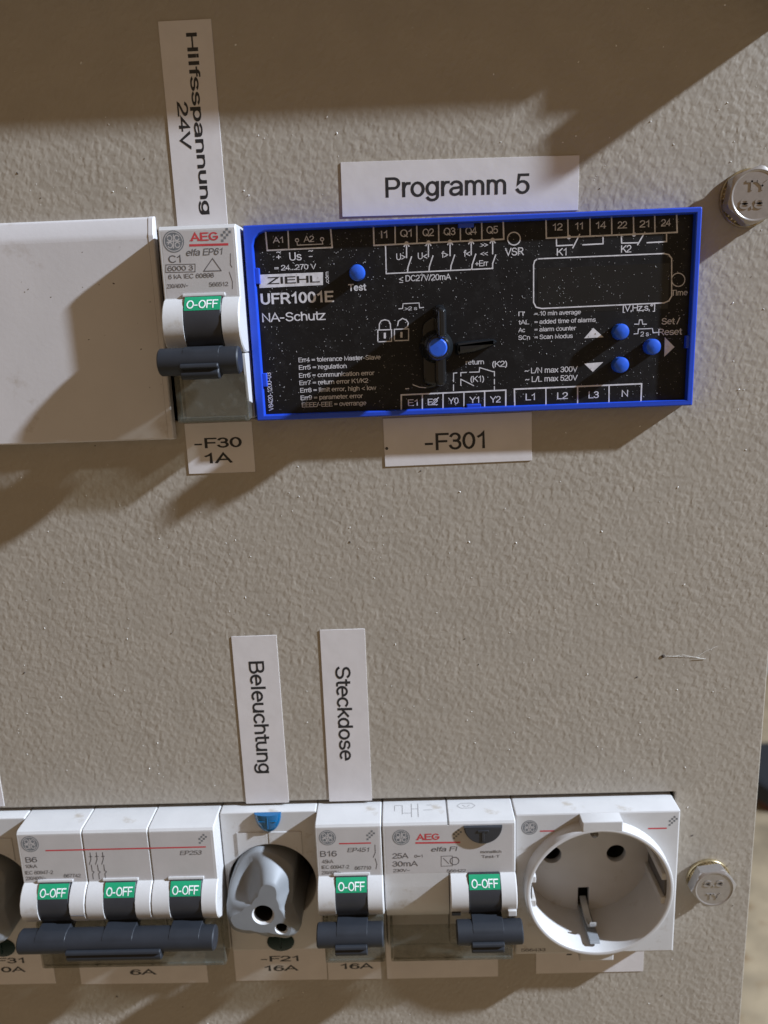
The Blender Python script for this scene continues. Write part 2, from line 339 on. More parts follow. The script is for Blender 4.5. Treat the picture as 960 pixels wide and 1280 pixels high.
def text(mb, s, x, y, wd, cap, h, st='', wt=None, bend=None):
    """lettering from x, y (start of the baseline), stretched to width wd and capital height cap.
    st: V reads downwards, Vu reads upwards, i italic, b bold, r bold with serifs"""
    wt = wt or (.20 if ('b' in st or 'r' in st) else .135); rs, a, b = runs(s, max(0, wt - .135) * 1.2)
    kx = wd / (b - a + wt); ky = cap / (1 + wt); q = 0
    if 'r' in st:
        rs = rs + [[(p[0] - .13, p[1]), (p[0] + .13, p[1])] for r in rs for p in (r[0], r[-1]) if p[1] in (0, 1.0) and len(r) < 9]
    for r in rs:
        thin = 'r' in st and len(r) == 2 and r[0][1] == r[1][1] and r[0][1] in (0, 1.0)
        if bend: r = [((1 - t) * p[0] + t * q_[0], (1 - t) * p[1] + t * q_[1]) for p, q_ in zip(r, r[1:]) for t in ((0, .25, .5, .75) if math.dist(p, q_) > .3 else (0,))] + [r[-1]]
        vs, fs = strip(r, wt * (.6 if thin else 1)); q += 1; e = .004 * (q % 4); o = []
        for i_, p in enumerate(vs):
            e = .004 * (q % 4) + .0012 * (i_ // 2)
            u, v = (p.x - a + wt / 2) * kx, (p.y + wt / 2) * ky
            if 'i' in st: u += v * .22
            if bend: o.append(bend(u, v, e))
            elif 'Vu' in st: o.append((x - v, y + u, h + e))
            elif 'V' in st: o.append((x + v, y - u, h + e))
            else: o.append((x + u, y + v, h + e))
        mb.add(o, fs)
def raised_text(mb, s, x, y, wd, cap, h0, h1, wt=.18):
    rs, a, b = runs(s); w = wt * cap; kx = (wd - w) / max(b - a, 1e-6); ky = cap - w
    for r in rs:
        vs, fs = strip([(x + w / 2 + (u - a) * kx, y + w / 2 + v * ky) for u, v in r], w); n = len(vs)
        if not n: continue
        lo_ = [(p.x, p.y, h0) for p in vs]; hi = [(p.x, p.y, h1) for p in vs]
        side = [(2 * i + k, 2 * i + 2 + k, 2 * i + 2 + k + n, 2 * i + k + n) for i in range(n // 2 - 1) for k in (0, 1)]
        mb.add(lo_ + hi, [tuple(i + n for i in f) for f in fs] + side + [(0, 1, n + 1, n), (n - 2, n - 1, 2 * n - 1, 2 * n - 2)])

def logo_round(dk, lt, cx, cy, r, h):
    """dark disc with a pale curling monogram inside"""
    dk.add([(cx + r * cos(2 * pi * i / 32), cy + r * sin(2 * pi * i / 32), h) for i in range(32)], [tuple(range(32))])
    w = .20 * r / 2.2
    lt.ribbon([(cx + r * .86 * cos(2 * pi * i / 28), cy + r * .86 * sin(2 * pi * i / 28)) for i in range(29)], w * .8, h + .004)
    for sx in (-1, 1):
        for sy in (-1, 1):
            lt.ribbon([(cx + sx * r * (.34 + .22 * cos(t)), cy + sy * r * (.32 + .24 * sin(t))) for t in [i * pi / 5 for i in range(11)]], w, h + .006)
    lt.ribbon([(cx - r * .62, cy - r * .06), (cx, cy + r * .06), (cx + r * .62, cy - r * .02)], w, h + .008)
    lt.ribbon([(cx - r * .05, cy - r * .6), (cx + r * .06, cy + r * .62)], w, h + .012)
def logo_cross(mb, cx, cy, s, h):
    for i, j in ((0, 1), (1, 0), (0, -1), (-1, 0), (1, 2), (2, 1), (-1, -2)):
        x, y = cx + (i * .8 - .3) * s, cy + (j * .8 - .3) * s
        mb.add([(x - s * .36, y - s * .36, h), (x + s * .36, y - s * .36, h), (x + s * .36, y + s * .36, h), (x - s * .36, y + s * .36, h)], [(0, 1, 2, 3)])

# ------------------------------------------------------------------ print layouts: text, x, y, width, cap height, style / lines with width (mm)
ZT= [('A1', 6.49, -3.94, 2.4, 1.4, ''), ('A2', 13.69, -4.01, 2.45, 1.4, ''), ('~', 7.12, -6.55, 1.13, 1.31, ''), ('+', 7.04, -7.71, 1.13, 1.5, ''), ('~', 14.63, -6.57, 1.12, 1.31, ''), ('-', 14.65, -7.82, 0.94, 1.5, ''), ('Us', 10.11, -8.01, 2.89, 1.88, ''), ('= 24...270 V', 6.41, -10.1, 9.86, 1.22, ''), ('UFR1001E', 2.7, -17.71, 17.4, 2.57, 'b'), ('NA-Schutz', 2.73, -21.76, 15.16, 2.1, ''), ('Err4 = tolerance Master-Slave', 10.8, -31.44, 19.81, 1.08, ''), ('Err5 = regulation', 10.79, -33.23, 11.51, 1.08, ''), ('Err6 = communication error', 10.71, -35.13, 18.27, 1.09, ''), ('Err7 = return error K1/K2', 10.7, -36.9, 16.68, 1.09, ''), ('Err8 = limit error, high < low', 10.78, -38.69, 18.47, 1.09, ''), ('Err9 = parameter error', 10.77, -40.51, 15.18, 1.09, ''), ('EEEE/-EEE = overrange', 10.96, -42.27, 15.72, 1.13, ''), ('V8420-1200-03', 3.2, -42.8, 9.2, 1.15, 'Vu'), ('.com', 19.1, -13.5, 2.7, 0.9, 'Vu'), ('>2 s', 36.73, -20.28, 2.94, 0.85, ''), ('I1', 31.74, -3.84, 1.47, 1.67, ''), ('Q1', 36.19, -3.74, 2.68, 1.67, ''), ('Q2', 41.39, -3.78, 2.64, 1.67, ''), ('Q3', 46.29, -3.76, 2.71, 1.67, ''), ('Q4', 51.31, -3.82, 2.65, 1.67, ''), ('Q5', 56.18, -3.79, 2.66, 1.66, ''), ('U>', 35.13, -8.82, 2.15, 1.5, ''), ('U<', 40.16, -8.84, 2.22, 1.49, ''), ('f>', 45.65, -8.71, 1.57, 1.49, ''), ('f<', 50.8, -8.67, 1.56, 1.49, ''), ('>>', 54.75, -6.69, 1.76, 1.11, ''), ('<<', 54.73, -8.65, 1.77, 1.12, ''), ('+Err', 53.45, -10.92, 3.12, 1.31, ''), ('< DC27V/20mA', 35.62, -13.7, 12.18, 1.41, ''), ('_', 35.62, -13.7, 0.94, 1.41, ''), ('VSR', 60.47, -8.85, 4.35, 1.77, ''), ('Test', 23.56, -15.39, 4.27, 1.61, 'b'), ('12', 71.45, -3.68, 2.3, 1.57, ''), ('11', 76.62, -3.65, 1.77, 1.56, ''), ('14', 81.36, -3.66, 2.39, 1.56, ''), ('22', 86.38, -3.81, 2.17, 1.56, ''), ('21', 91.41, -3.77, 2.2, 1.56, ''), ('24', 96.32, -3.72, 2.23, 1.56, ''), ('K1', 72.47, -9.29, 2.26, 1.67, ''), ('K2', 87.32, -9.17, 2.4, 1.66, ''), ('Time', 99.24, -19.3, 3.93, 1.31, ''), ('[V,Hz,s,°]', 88.13, -22.48, 7.58, 1.5, ''), ("Π'", 63.58, -22.61, 1.51, 1.04, ''), ('= 10 min average', 67.35, -22.69, 10.97, 1.04, ''), ('tAL', 63.58, -24.56, 2.59, 1.04, ''), ('= added time of alarms', 67.36, -24.59, 14.47, 1.04, ''), ('Ac', 63.58, -26.36, 1.57, 1.04, ''), ('= alarm counter', 67.37, -26.35, 9.89, 1.04, ''), ('SCn', 63.58, -28.13, 2.76, 1.05, ''), ('= Scan Modus', 67.39, -28.12, 9.09, 1.04, ''), ('2 s', 92.51, -28.38, 1.96, 1.13, ''), ('Set /', 97.39, -25.82, 4.32, 1.5, ''), ('Reset', 96.7, -28.29, 5.62, 1.51, ''), ('~ L/N max 300V', 65.07, -36.1, 12.71, 1.34, ''), ('~ L/L max 520V', 65.23, -38.16, 12.58, 1.34, ''), ('L1', 65.34, -42.52, 2.26, 1.64, ''), ('L2', 72.95, -42.51, 2.61, 1.64, ''), ('L3', 80.52, -42.58, 2.47, 1.64, ''), ('N', 88.48, -42.49, 1.54, 1.63, ''), ('E1', 36.81, -42.86, 2.38, 1.56, ''), ('E2', 41.64, -42.86, 2.45, 1.56, ''), ('Y0', 46.62, -42.76, 2.51, 1.55, ''), ('Y1', 51.78, -42.71, 2.33, 1.55, ''), ('Y2', 56.76, -42.78, 2.58, 1.55, ''), ('return', 50.98, -33.5, 4.37, 1.15, ''), ('(K2)', 57.34, -34.3, 3.53, 1.44, ''), ('(K1)', 52.08, -37.66, 3.24, 1.45, '')]
ZL= [([(4.94, -1.22), (5.05, -5.49), (20.27, -5.38), (20.12, -1.46)], 0.34),
([(10.18, -1.43), (10.11, -5.33)], 0.3),
([(12.12, -3.98), (12.18, -4.6), (18.11, -4.57), (18.01, -3.94)], 0.2),
([(30.06, -1.14), (30.02, -5.33), (60.17, -5.13), (60.05, -1.08)], 0.34),
([(35.07, -1.16), (34.98, -5.31)], 0.3),
([(40.09, -1.18), (40.03, -5.27)], 0.3),
([(45.14, -1.2), (45.11, -5.24)], 0.3),
([(50.15, -1.22), (50.14, -5.2)], 0.3),
([(55.09, -1.24), (55.11, -5.16)], 0.3),
([(32.71, -5.43), (32.64, -11.75), (57.56, -11.53), (57.56, -10.45), (58.28, -8.55)], 0.28),
([(37.62, -4.89), (37.52, -8.34)], 0.28),
([(42.7, -4.9), (42.62, -8.32)], 0.28),
([(47.73, -4.9), (47.67, -8.3)], 0.28),
([(52.63, -4.89), (52.59, -8.28)], 0.28),
([(57.6, -4.89), (57.58, -8.26)], 0.28),
([(37.04, -5.83), (37.62, -4.86), (38.15, -5.84)], 0.28),
([(42.12, -5.83), (42.7, -4.86), (43.24, -5.84)], 0.28),
([(47.16, -5.83), (47.73, -4.86), (48.27, -5.84)], 0.28),
([(52.06, -5.82), (52.63, -4.86), (53.18, -5.83)], 0.28),
([(57.03, -5.82), (57.6, -4.85), (58.15, -5.83)], 0.28),
([(37.64, -11.63), (37.77, -10.55), (38.68, -8.21)], 0.28),
([(42.67, -11.62), (42.79, -10.55), (43.68, -8.2)], 0.28),
([(47.74, -11.62), (47.85, -10.55), (48.74, -8.2)], 0.28),
([(52.68, -11.61), (52.79, -10.54), (53.65, -8.19)], 0.28),
([(69.87, -0.94), (70.02, -5.28), (100.1, -5.16), (99.77, -1.07)], 0.34),
([(74.9, -0.96), (75.02, -5.21)], 0.3),
([(79.97, -0.99), (80.11, -5.2)], 0.3),
([(84.93, -1.01), (85.1, -5.18)], 0.3),
([(89.92, -1.03), (90.12, -5.16)], 0.3),
([(94.78, -1.05), (95.0, -5.14)], 0.3),
([(72.33, -5.46), (72.39, -7.07), (76.05, -7.03)], 0.28),
([(76.15, -7.67), (77.69, -4.75)], 0.28),
([(78.45, -7.07), (83.12, -7.02), (83.08, -5.31)], 0.28),
([(87.3, -5.44), (87.4, -7.05), (91.05, -7.1)], 0.28),
([(91.1, -7.56), (92.66, -4.87)], 0.28),
([(93.26, -7.18), (97.75, -7.11), (97.67, -5.38)], 0.28),
([(35.34, -19.86), (36.22, -19.82), (36.37, -18.72), (40.15, -18.7), (40.25, -19.84), (41.2, -19.75)], 0.2),
([(91.03, -25.47), (92.01, -25.51), (92.13, -24.52), (92.73, -24.54), (92.92, -25.54), (93.81, -25.58)], 0.2),
([(90.96, -27.73), (91.88, -27.69), (91.96, -26.62), (95.26, -26.63), (95.47, -27.63), (96.67, -27.59)], 0.2),
([(62.73, -43.88), (62.63, -39.73), (93.18, -39.53), (93.19, -44.0)], 0.34),
([(70.21, -39.72), (70.28, -43.96)], 0.3),
([(77.84, -39.61), (77.92, -43.84)], 0.3),
([(85.4, -39.6), (85.48, -43.92)], 0.3),
([(35.13, -44.26), (35.26, -40.13), (60.55, -39.87), (60.54, -44.0)], 0.34),
([(40.37, -40.08), (40.26, -44.24)], 0.3),
([(45.39, -40.03), (45.3, -44.23)], 0.3),
([(50.44, -39.97), (50.38, -44.02)], 0.3),
([(55.45, -39.95), (55.42, -44.01)], 0.3),
([(47.93, -39.49), (47.96, -38.15)], 0.22),
([(47.97, -37.38), (48.01, -35.38), (48.8, -35.31)], 0.22),
([(49.71, -38.4), (49.73, -36.87), (52.8, -38.51)], 0.22),
([(49.75, -36.11), (49.76, -35.31), (51.11, -35.3)], 0.22),
([(51.88, -35.29), (54.18, -35.3), (54.29, -34.28), (57.45, -35.34), (57.83, -35.36), (57.83, -36.4)], 0.22),
([(57.82, -37.17), (57.82, -38.31)], 0.22),
([(57.81, -38.89), (57.81, -39.75)], 0.22),
([(36.35, -38.69), (37.13, -38.64)], 0.2),
([(38.2, -37.8), (39.75, -38.43), (41.51, -38.61)], 0.2),
([(42.65, -42.58), (44.24, -41.09)], 0.22),
([(30.06, -27.32), (30.17, -24.58), (33.43, -24.59), (33.34, -27.31), (30.06, -27.32)], 0.25),
([(34.03, -27.21), (34.12, -24.56), (37.5, -24.56), (37.42, -27.22), (34.03, -27.21)], 0.25),
([(30.5, -24.58), (30.59, -23.19), (31.05, -22.46), (31.92, -22.25), (32.82, -22.53), (33.21, -23.28), (33.21, -24.58)], 0.25),
([(34.91, -23.72), (35.14, -22.71), (36.11, -22.1), (37.04, -22.5), (37.46, -23.26), (37.28, -23.99), (36.51, -24.52)], 0.25),
([(31.8, -25.46), (31.76, -26.39)], 0.5),
([(35.77, -25.42), (35.74, -26.35)], 0.5),
([(68.02, -9.8), (69.51, -9.78), (97.27, -9.73), (98.39, -10.02), (99.09, -10.88), (99.47, -19.34), (98.85, -20.41), (97.74, -20.84), (69.04, -21.05), (67.72, -20.7), (67.15, -19.58), (67.1, -11.08), (67.37, -10.2), (68.02, -9.8)], 0.28),
([(64.0, -5.15), (63.93, -5.59), (63.72, -5.97), (63.39, -6.27), (62.98, -6.46), (62.52, -6.51), (62.06, -6.42), (61.65, -6.21), (61.32, -5.88), (61.11, -5.48), (61.04, -5.04), (61.11, -4.61), (61.32, -4.22), (61.65, -3.92), (62.06, -3.74), (62.52, -3.69), (62.98, -3.77), (63.39, -3.99), (63.71, -4.31), (63.93, -4.72), (64.0, -5.15)], 0.25),
([(102.37, -15.78), (102.32, -16.24), (102.12, -16.65), (101.8, -16.97), (101.37, -17.17), (100.9, -17.22), (100.42, -17.13), (99.98, -16.9), (99.62, -16.56), (99.38, -16.13), (99.29, -15.67), (99.34, -15.21), (99.54, -14.8), (99.87, -14.48), (100.29, -14.29), (100.76, -14.23), (101.24, -14.32), (101.68, -14.55), (102.04, -14.89), (102.28, -15.32), (102.37, -15.78)], 0.2),
([(12.53, -3.52), (12.5, -3.63), (12.44, -3.72), (12.36, -3.8), (12.25, -3.84), (12.13, -3.86), (12.02, -3.84), (11.92, -3.78), (11.84, -3.7), (11.79, -3.6), (11.78, -3.49), (11.81, -3.38), (11.86, -3.28), (11.95, -3.21), (12.06, -3.16), (12.18, -3.15), (12.29, -3.17), (12.39, -3.23), (12.47, -3.31), (12.52, -3.41), (12.53, -3.52)], 0.2),
([(18.37, -3.51), (18.35, -3.62), (18.29, -3.72), (18.2, -3.79), (18.1, -3.84), (17.98, -3.85), (17.87, -3.83), (17.77, -3.78), (17.69, -3.69), (17.64, -3.59), (17.63, -3.48), (17.65, -3.38), (17.71, -3.28), (17.8, -3.2), (17.9, -3.16), (18.02, -3.15), (18.13, -3.17), (18.24, -3.22), (18.31, -3.3), (18.36, -3.4), (18.37, -3.51)], 0.2)]
ZTRI= [[(79.19, -28.3), (83.81, -28.22), (81.3, -25.96)], [(79.31, -34.24), (81.42, -36.27), (83.84, -34.05)], [(98.27, -28.76), (98.35, -33.3), (100.68, -31.12)]]
A61=([('AEG', 7.26, -3.61, 6.34, 1.81, 'r'), ('elfa EP61', 5.92, -6.71, 8.19, 1.46, 'i'), ('C1', 1.88, -8.07, 2.83, 1.64, ''), ('6000 3', 1.47, -9.84, 5.85, 1.1, ''), ('6 kA IEC 60898', 1.48, -11.59, 10.45, 1.01, ''), ('230/400V~', 0.96, -13.59, 4.91, 0.92, ''), ('566512', 10.62, -13.57, 4.44, 0.92, '')], [([(1.19, -8.44), (7.87, -8.52), (7.71, -10.2), (1.02, -10.09), (1.19, -8.44)], 0.15),
([(7.13, -4.46), (15.56, -4.55)], 0.5),
([(9.67, -10.16), (11.92, -7.46), (13.69, -10.19), (9.67, -10.16)], 0.2),
([(16.08, -6.58), (15.89, -9.0), (16.21, -9.53)], 0.15),
([(15.49, -10.55), (16.05, -12.67), (15.92, -14.25)], 0.15)])
B16=([('EP451', 8.47, -8.63, 5.72, 1.3, 'i'), ('B16', 1.1, -9.84, 4.5, 1.73, ''), ('45kA', 1.38, -11.92, 3.15, 1.09, ''), ('IEC 60947-2', 1.28, -13.66, 7.5, 1.09, ''), ('230/400V~', 1.19, -15.35, 5.23, 1.09, ''), ('667710', 10.23, -14.14, 4.49, 1.09, '')], [([(6.56, -5.98), (14.8, -5.98)], 0.4)])
C3=([('B6', 1.63, -9.55, 3.2, 1.65, ''), ('10kA', 1.27, -11.31, 3.31, 1.1, ''), ('IEC 60947-2', 0.99, -13.31, 7.75, 1.11, ''), ('230/400V~', 0.96, -15.07, 5.55, 1.11, ''), ('667742', 11.5, -14.53, 4.71, 1.11, ''), ('EP253', 44.05, -8.33, 5.84, 1.31, 'i')], [([(7.7, -6.01), (51.12, -6.0)], 0.4),
([(19.33, -7.31), (18.33, -15.51)], 0.1)])
D=([('AEG', 9.09, -5.48, 6.21, 1.93, 'r'), ('elfa FI', 12.86, -9.05, 6.88, 1.4, 'i'), ('25A', 2.47, -10.92, 4.32, 1.62, ''), ('30mA', 2.38, -13.41, 6.9, 1.62, ''), ('230V~', 2.54, -15.15, 4.55, 0.98, ''), ('566422', 17.04, -15.53, 5.19, 0.86, '')], [([(8.98, -6.31), (20.62, -6.44)], 0.5),
([(15.63, -10.55), (18.64, -10.53), (18.58, -13.58), (15.56, -13.63), (15.63, -10.55)], 0.15)])

# ------------------------------------------------------------------ the setting
pl = plate([rect(-130, 202.6, -120, 300, .8), rect(-90, 177.6, 106.9, 151.9, .5), rect(-60, 180.0, -46.2, .1, .5)], -2.5, 0, .35).build('panel', 'panel')
place(pl, 0, 0, 0); tag(pl, kind='structure')
mb = MB().box(-129, 201, -119, 299, -64, -62, 0)
for q in ((-129, -127.5, -119, 299), (199.5, 201, -119, 299), (-127.4, 199.4, -119, -117.5), (-127.4, 199.4, 297.5, 299)): mb.box(*q, -61.9, -2.7, 0)
ci = mb.build('cabinet_interior', 'inside'); place(ci, 0, 0, 0); tag(ci, kind='structure')
def world_sheet(name, vs, m):
    me = bpy.data.meshes.new(name); me.from_pydata(vs, [], [(0, 1, 2, 3)]); me.materials.append(M[m])
    o = bpy.data.objects.new(name, me); COL.objects.link(o); tag(o, kind='structure'); return o
world_sheet('floor', [(-6, -6, -1.2), (6, -6, -1.2), (6, 2.62, -1.2), (-6, 2.62, -1.2)], 'floor')
world_sheet('back_wall', [(-6, 2.6, -1.4), (6, 2.6, -1.4), (6, 2.6, 3), (-6, 2.6, 3)], 'wall')

# ------------------------------------------------------------------ blank cover strip, upper row
t = thing('blank_cover', 51.6, 155, 0, 'long plain white blanking strip left of the single upper breaker', 'cover strip')
prof = roundpoly([(0, -.0), (-.3, 1.5), (-4.4, 2.9), (-52.2, 2.9), (-52.4, .05)], [.0, .5, .8, .4, 0], 3)
MB().slab(prof, -140, -1.3, 0, .1).build('strip', 'cover', t)
MB().slab(roundpoly([(.1, .05), (-.2, 1.6), (-4.4, 3.0), (-5.0, 2.99), (-52.25, 2.99), (-52.45, .05)], [0, .5, .8, .1, .4, 0], 3), -1.29, 0, 0, .25).build('end_lip', 'cover', t)

# ------------------------------------------------------------------ circuit breakers
SHO = [(-16.0, 9.2), (-16.5, 10.3), (-18, 11.9), (-20, 13.0), (-22.3, 13.35), (-24.6, 12.9), (-26.6, 11.4), (-28.0, 9.2), (-28.6, 6.8), (-28.7, 2.6)]
TOPP = [(0, -18), (0, .6), (-.12, 8.0), (-.35, 8.8), (-1.0, 9.2)]
LOWP = [(-44.5, 2.6), (-44.9, -18)]
def drum_pt(y, r=8.0): return (y, 5 + math.sqrt(max(r * r - (y + 22) ** 2, 0)))
def toggle(parent, x0, bar=True, xb0=-.3, xb1=17.7, tab=(4.4, 13.0)):
    ys = [-15.7 - i * .8 for i in range(17)]
    prof = [drum_pt(y) for y in ys] + [(-28.4, 3), (-15.7, 3)]
    tg = MB().slab(prof, x0 + 5.0, x0 + 13.5, .15, .15).build('toggle', 'toggle', parent)
    mb = MB(); ys = [-15.75 - i * .38 for i in range(9)]
    mb.loft([[(x, *drum_pt(y, 8.06)) for y in ys] for x in (x0 + 5.1, x0 + 13.4)], False, False, False)
    g = mb.build('green_mark', 'green', tg, fix=False)
    # lettering bent round the drum
    mb = MB()
    def bend(u, v, e):
        yy, hh = drum_pt(-18.35 + v, 8.13 + e); return (x0 + 5.7 + u, yy, hh)
    text(mb, 'O-OFF', 0, 0, 7.2, 1.85, 0, bend=bend, wt=.15)
    mb.build('lettering', 'whitemark', tg, fix=False)
    return tg
def bar(parent, x0, x1, tabs, tab):
    prof = [(-30.0 + 3.1 * cos(a), 14.6 + 3.3 * sin(a)) for a in [2 * pi * i / 24 for i in range(24)]]
    mb = MB().slab(prof, x0, x1, .3, .3)
    b = mb.build('handle_bar', 'bar', parent)
    mb = MB()
    for x in tabs: mb.slab(roundpoly([(-26.9, 8), (-26.7, 15.0), (-27.5, 16.9), (-29.2, 17.85), (-31, 12)], [.0, .6, .6, .4, 0], 3), x + 5.0, x + 13.3, .15, .15)
    mb.build('lever_flap', 'bar', b)
    mb = MB()
    mb.slab(roundpoly([(-30.2, 14), (-30.4, 18.6), (-31.2, 18.9), (-31.7, 17.9), (-32.4, 18.5), (-33.7, 18.2), (-34.0, 16.6), (-33.2, 13)], [0, .3, .3, .2, .4, .5, .4, 0], 2), tab[0], tab[1], .2, .2)
    mb.build('grip_ridge', 'bar', b)
def housing_slabs(mb, x0, w=17.7, low=None):
    a = [(-16.0, 9.2), (-16.05, 4.2), (-28.7, 4.0), (-28.7, 2.6)]
    full = TOPP + SHO + LOWP; mid = TOPP + a + LOWP
    mb.slab(full, x0, x0 + 4.85, .28, 0); mb.slab(mid, x0 + 4.85, x0 + 13.65, 0, 0); mb.slab(full, x0 + 13.65, x0 + w, 0, .28)
def clear_cover(parent, x0, x1, top=-29.6):
    mb = MB()
    mb.box(x0 + .3, x1 - .3, -44.6, top, 7.7, 8.5, .2, .5)
    mb.box(x0 + .3, x0 + 1.0, -44.2, top, 2.8, 7.68, .05, 0); mb.box(x1 - 1.0, x1 - .3, -44.2, top, 2.8, 7.68, .05, 0)
    mb.box(x0 + 1.1, x1 - 1.1, -44.6, -43.9, 2.8, 7.68, .05, 0)
    mb.slab([(-43.2, 8.5), (-43.4, 8.9), (-44.1, 8.9), (-44.4, 8.5)], x0 + 1.0, x1 - 1.0, .1, .1)
    return mb.build('clear_cover', 'clear', parent)
def prints(parent, T, Ls, h, logos=(), crosses=(), name='printed_lettering', faint=True):
    g = MB()
    for (s, x, y, wd, cap, st) in T:
        if 'r' in st:
            q = MB(); text(q, s, x, y, wd, cap, h, st); q.build('red_lettering', 'red', parent, fix=False)
        else: text(g, s, x, y, wd, cap, h, st)
    for (pts, wd) in Ls:
        if wd >= .4: MB().ribbon(pts, wd, h + .001).build('red_line', 'red', parent, fix=False)
        else: g.ribbon(pts, wd, h + .001)
    for (x, y, q) in logos:
        dk, lt = MB(), MB(); logo_round(dk, lt, x, y, q, h)
        e = dk.build('round_emblem', 'logo', parent, fix=False); lt.build('monogram', 'face', e, fix=False)
    for (x, y) in crosses:
        lg = MB(); logo_cross(lg, x, y, .75, h + .002); lg.build('pixel_emblem', 'logo', parent, fix=False)
    if g.v: g.build(name, 'greyink', parent, fix=False)
def ridge(parent, x):  # moulded lip over the toggle window
    MB().slab(roundpoly([(-15.0, 9.1), (-14.9, 9.6), (-15.6, 9.75), (-15.9, 9.1)], .1, 2), x + 4.4, x + 14.2, .1, .1).build('window_lip', 'white', parent)
HF = 9.235
def grey_face(parent, x0, x1):
    MB().box(x0, x1, -15.7, -1.25, 9.0, 9.215, .05, .1).build('rating_face', 'face', parent)

# upper single pole breaker
t = thing('circuit_breaker', 54.3, 151.8, 0, 'single white breaker C1 beside the blue framed device in the upper row', 'circuit breaker')
mb = MB(); housing_slabs(mb, 0); mb.slab([(-28.8, 2.7), (-28.8, 8.9), (-29.4, 9.1), (-40, 7.6), (-41, 2.7)], 16.9, 17.65, .1, .1); mb.build('housing', 'white', t)
grey_face(t, .7, 17.0)
prints(t, A61[0], A61[1], HF, [(3.4, -3.5, 2.4)], [(15.3, -2.3)]); ridge(t, 0)
toggle(t, 0); bar(t, -.7, 17.5, [0], (4.6, 13.2)); clear_cover(t, .0, 17.7)

YL = -1.1
# lower three pole breaker
t = thing('three_pole_breaker', 0, YL, 0, 'wide three-pole white breaker with three O-OFF toggles on one long dark bar', 'circuit breaker')
for k in range(3):
    mb = MB(); housing_slabs(mb, 18.0 * k, 17.85); mb.build('pole_housing', 'white', t)
    grey_face(t, 18 * k + (.7 if k == 0 else .25), 18 * k + (17.0 if k == 2 else 17.65))
    toggle(t, 18.0 * k - (.2 if k == 0 else 0)); ridge(t, 18.0 * k - .2)
    MB().box(18 * k + 13.9, 18 * k + 17.6, -23.55, -23.4, 13.1, 13.35, .02, 0).build('seam', 'greyink', t) if k == 0 else None
wires = []
for x in (19.6, 21.3, 23.0):
    wires += [([(x, -7.0), (x, -9.0), (x - .6, -10.6)], .22), ([(x - .1, -10.8), (x - .1, -12.6), (x + .4, -13.0), (x - .1, -13.6), (x - .1, -15.2)], .22), ([(x - .4, -8.2), (x + .4, -8.2)], .2)]
prints(t, C3[0][:-1], C3[1][:1], HF, [(3.5, -3.9, 2.45)], [(50.6, -3.3)])
prints(t, C3[0][-1:], [], HF, name='type_lettering'); prints(t, [], wires, HF, name='circuit_drawing')
bar(t, -.1, 53.1, [-.2, 18, 36], (13.4, 39.0)); clear_cover(t, .8, 53.8)

# lower single pole breaker
t = thing('circuit_breaker', 81.0, YL, 0, 'narrow white breaker B16 between the grey rotary handle and the wide two-module switch', 'circuit breaker')
mb = MB(); housing_slabs(mb, 0, 17.85); mb.build('housing', 'white', t); grey_face(t, .6, 17.2)
prints(t, B16[0], B16[1] + [([(16.0, -6.6), (16.0, -9), (15.4, -10.4)], .2), ([(15.9, -10.8), (16.3, -12.6), (16, -14)], .2)], HF, [(3.3, -4.1, 2.3)], [(14.9, -3.4)])
ridge(t, 0); toggle(t, 0); bar(t, -.3, 17.5, [0], (4.6, 13.2)); clear_cover(t, .3, 17.7)

# residual current breaker, two modules
t = thing('residual_current_breaker', 99.1, YL, 0, 'two-module white residual current switch with a black half-round test button', 'residual current breaker')
mb = MB()
leftp = TOPP + [(-16, 9.2), (-20, 9.15), (-24, 8.95), (-27.5, 8.4), (-30.5, 7.0), (-32.4, 5.0), (-32.8, 2.6)] + LOWP
mb.slab(leftp, 0, 17.5, .28, 0)
hh = MB(); housing_slabs(hh, 17.75, 17.85); hh.build('toggle_housing', 'white', t)
mb.build('housing', 'white', t)
MB().box(.7, 34.9, -15.7, -1.25, 9.0, 9.215, .05, .1).build('rating_face', 'face', t)
P = D[0] + [('monatlich', 26.2, -9.9, 5.6, .85, ''), ('Test-T', 26.4, -11.4, 5.0, .85, ''), ('0=1', 8.4, -10.8, 2.2, .9, '')]
prints(t, P, D[1] + [([(19.2 + 1.2 * cos(a), -12.1 + 1.2 * sin(a)) for a in [pi * i / 5 for i in range(11)]], .22), ([(16.2, -11.2), (17.6, -12.9)], .18)], HF, [(5.0, -4.5, 2.35)], [(20.0, -3.7)])
# circuit drawing printed on the top side of the housing
g = MB()
for (xa, ha, xb, hb) in ((3.4, 1.5, 3.4, 4.0), (5.5, 1.5, 5.5, 5.5), (8.0, .8, 8.0, 6.8), (9.8, .8, 9.8, 6.8), (5.5, 5.0, 8.0, 5.0), (8.0, 3.2, 9.8, 3.2), (11.2, 3.8, 13.6, 3.8), (12.2, 1.6, 13.6, 1.6), (3.4, 1.5, 5.5, 1.5), (20.5, 2.3, 21.5, 1.2), (21.5, 1.2, 24.5, 1.2), (24.5, 1.2, 25.5, 2.3), (20.5, 2.3, 21.5, 3.4), (21.5, 3.4, 24.5, 3.4), (24.5, 3.4, 25.5, 2.3), (22, 2.0, 22.8, 2.8), (23.2, 2.8, 24.0, 2.0)):
    dx, dh = xb - xa, hb - ha; l = math.hypot(dx, dh); nx, nh = -dh / l * .09, dx / l * .09
    yf = lambda h: .02 - .12 * max(h - .6, 0) / 7.4 + .012
    g.add([(xa + nx, yf(ha), ha + nh), (xb + nx, yf(hb), hb + nh), (xb - nx, yf(hb), hb - nh), (xa - nx, yf(ha), ha - nh)], [(0, 1, 2, 3)])
g.build('circuit_drawing', 'faintink', t, fix=False)
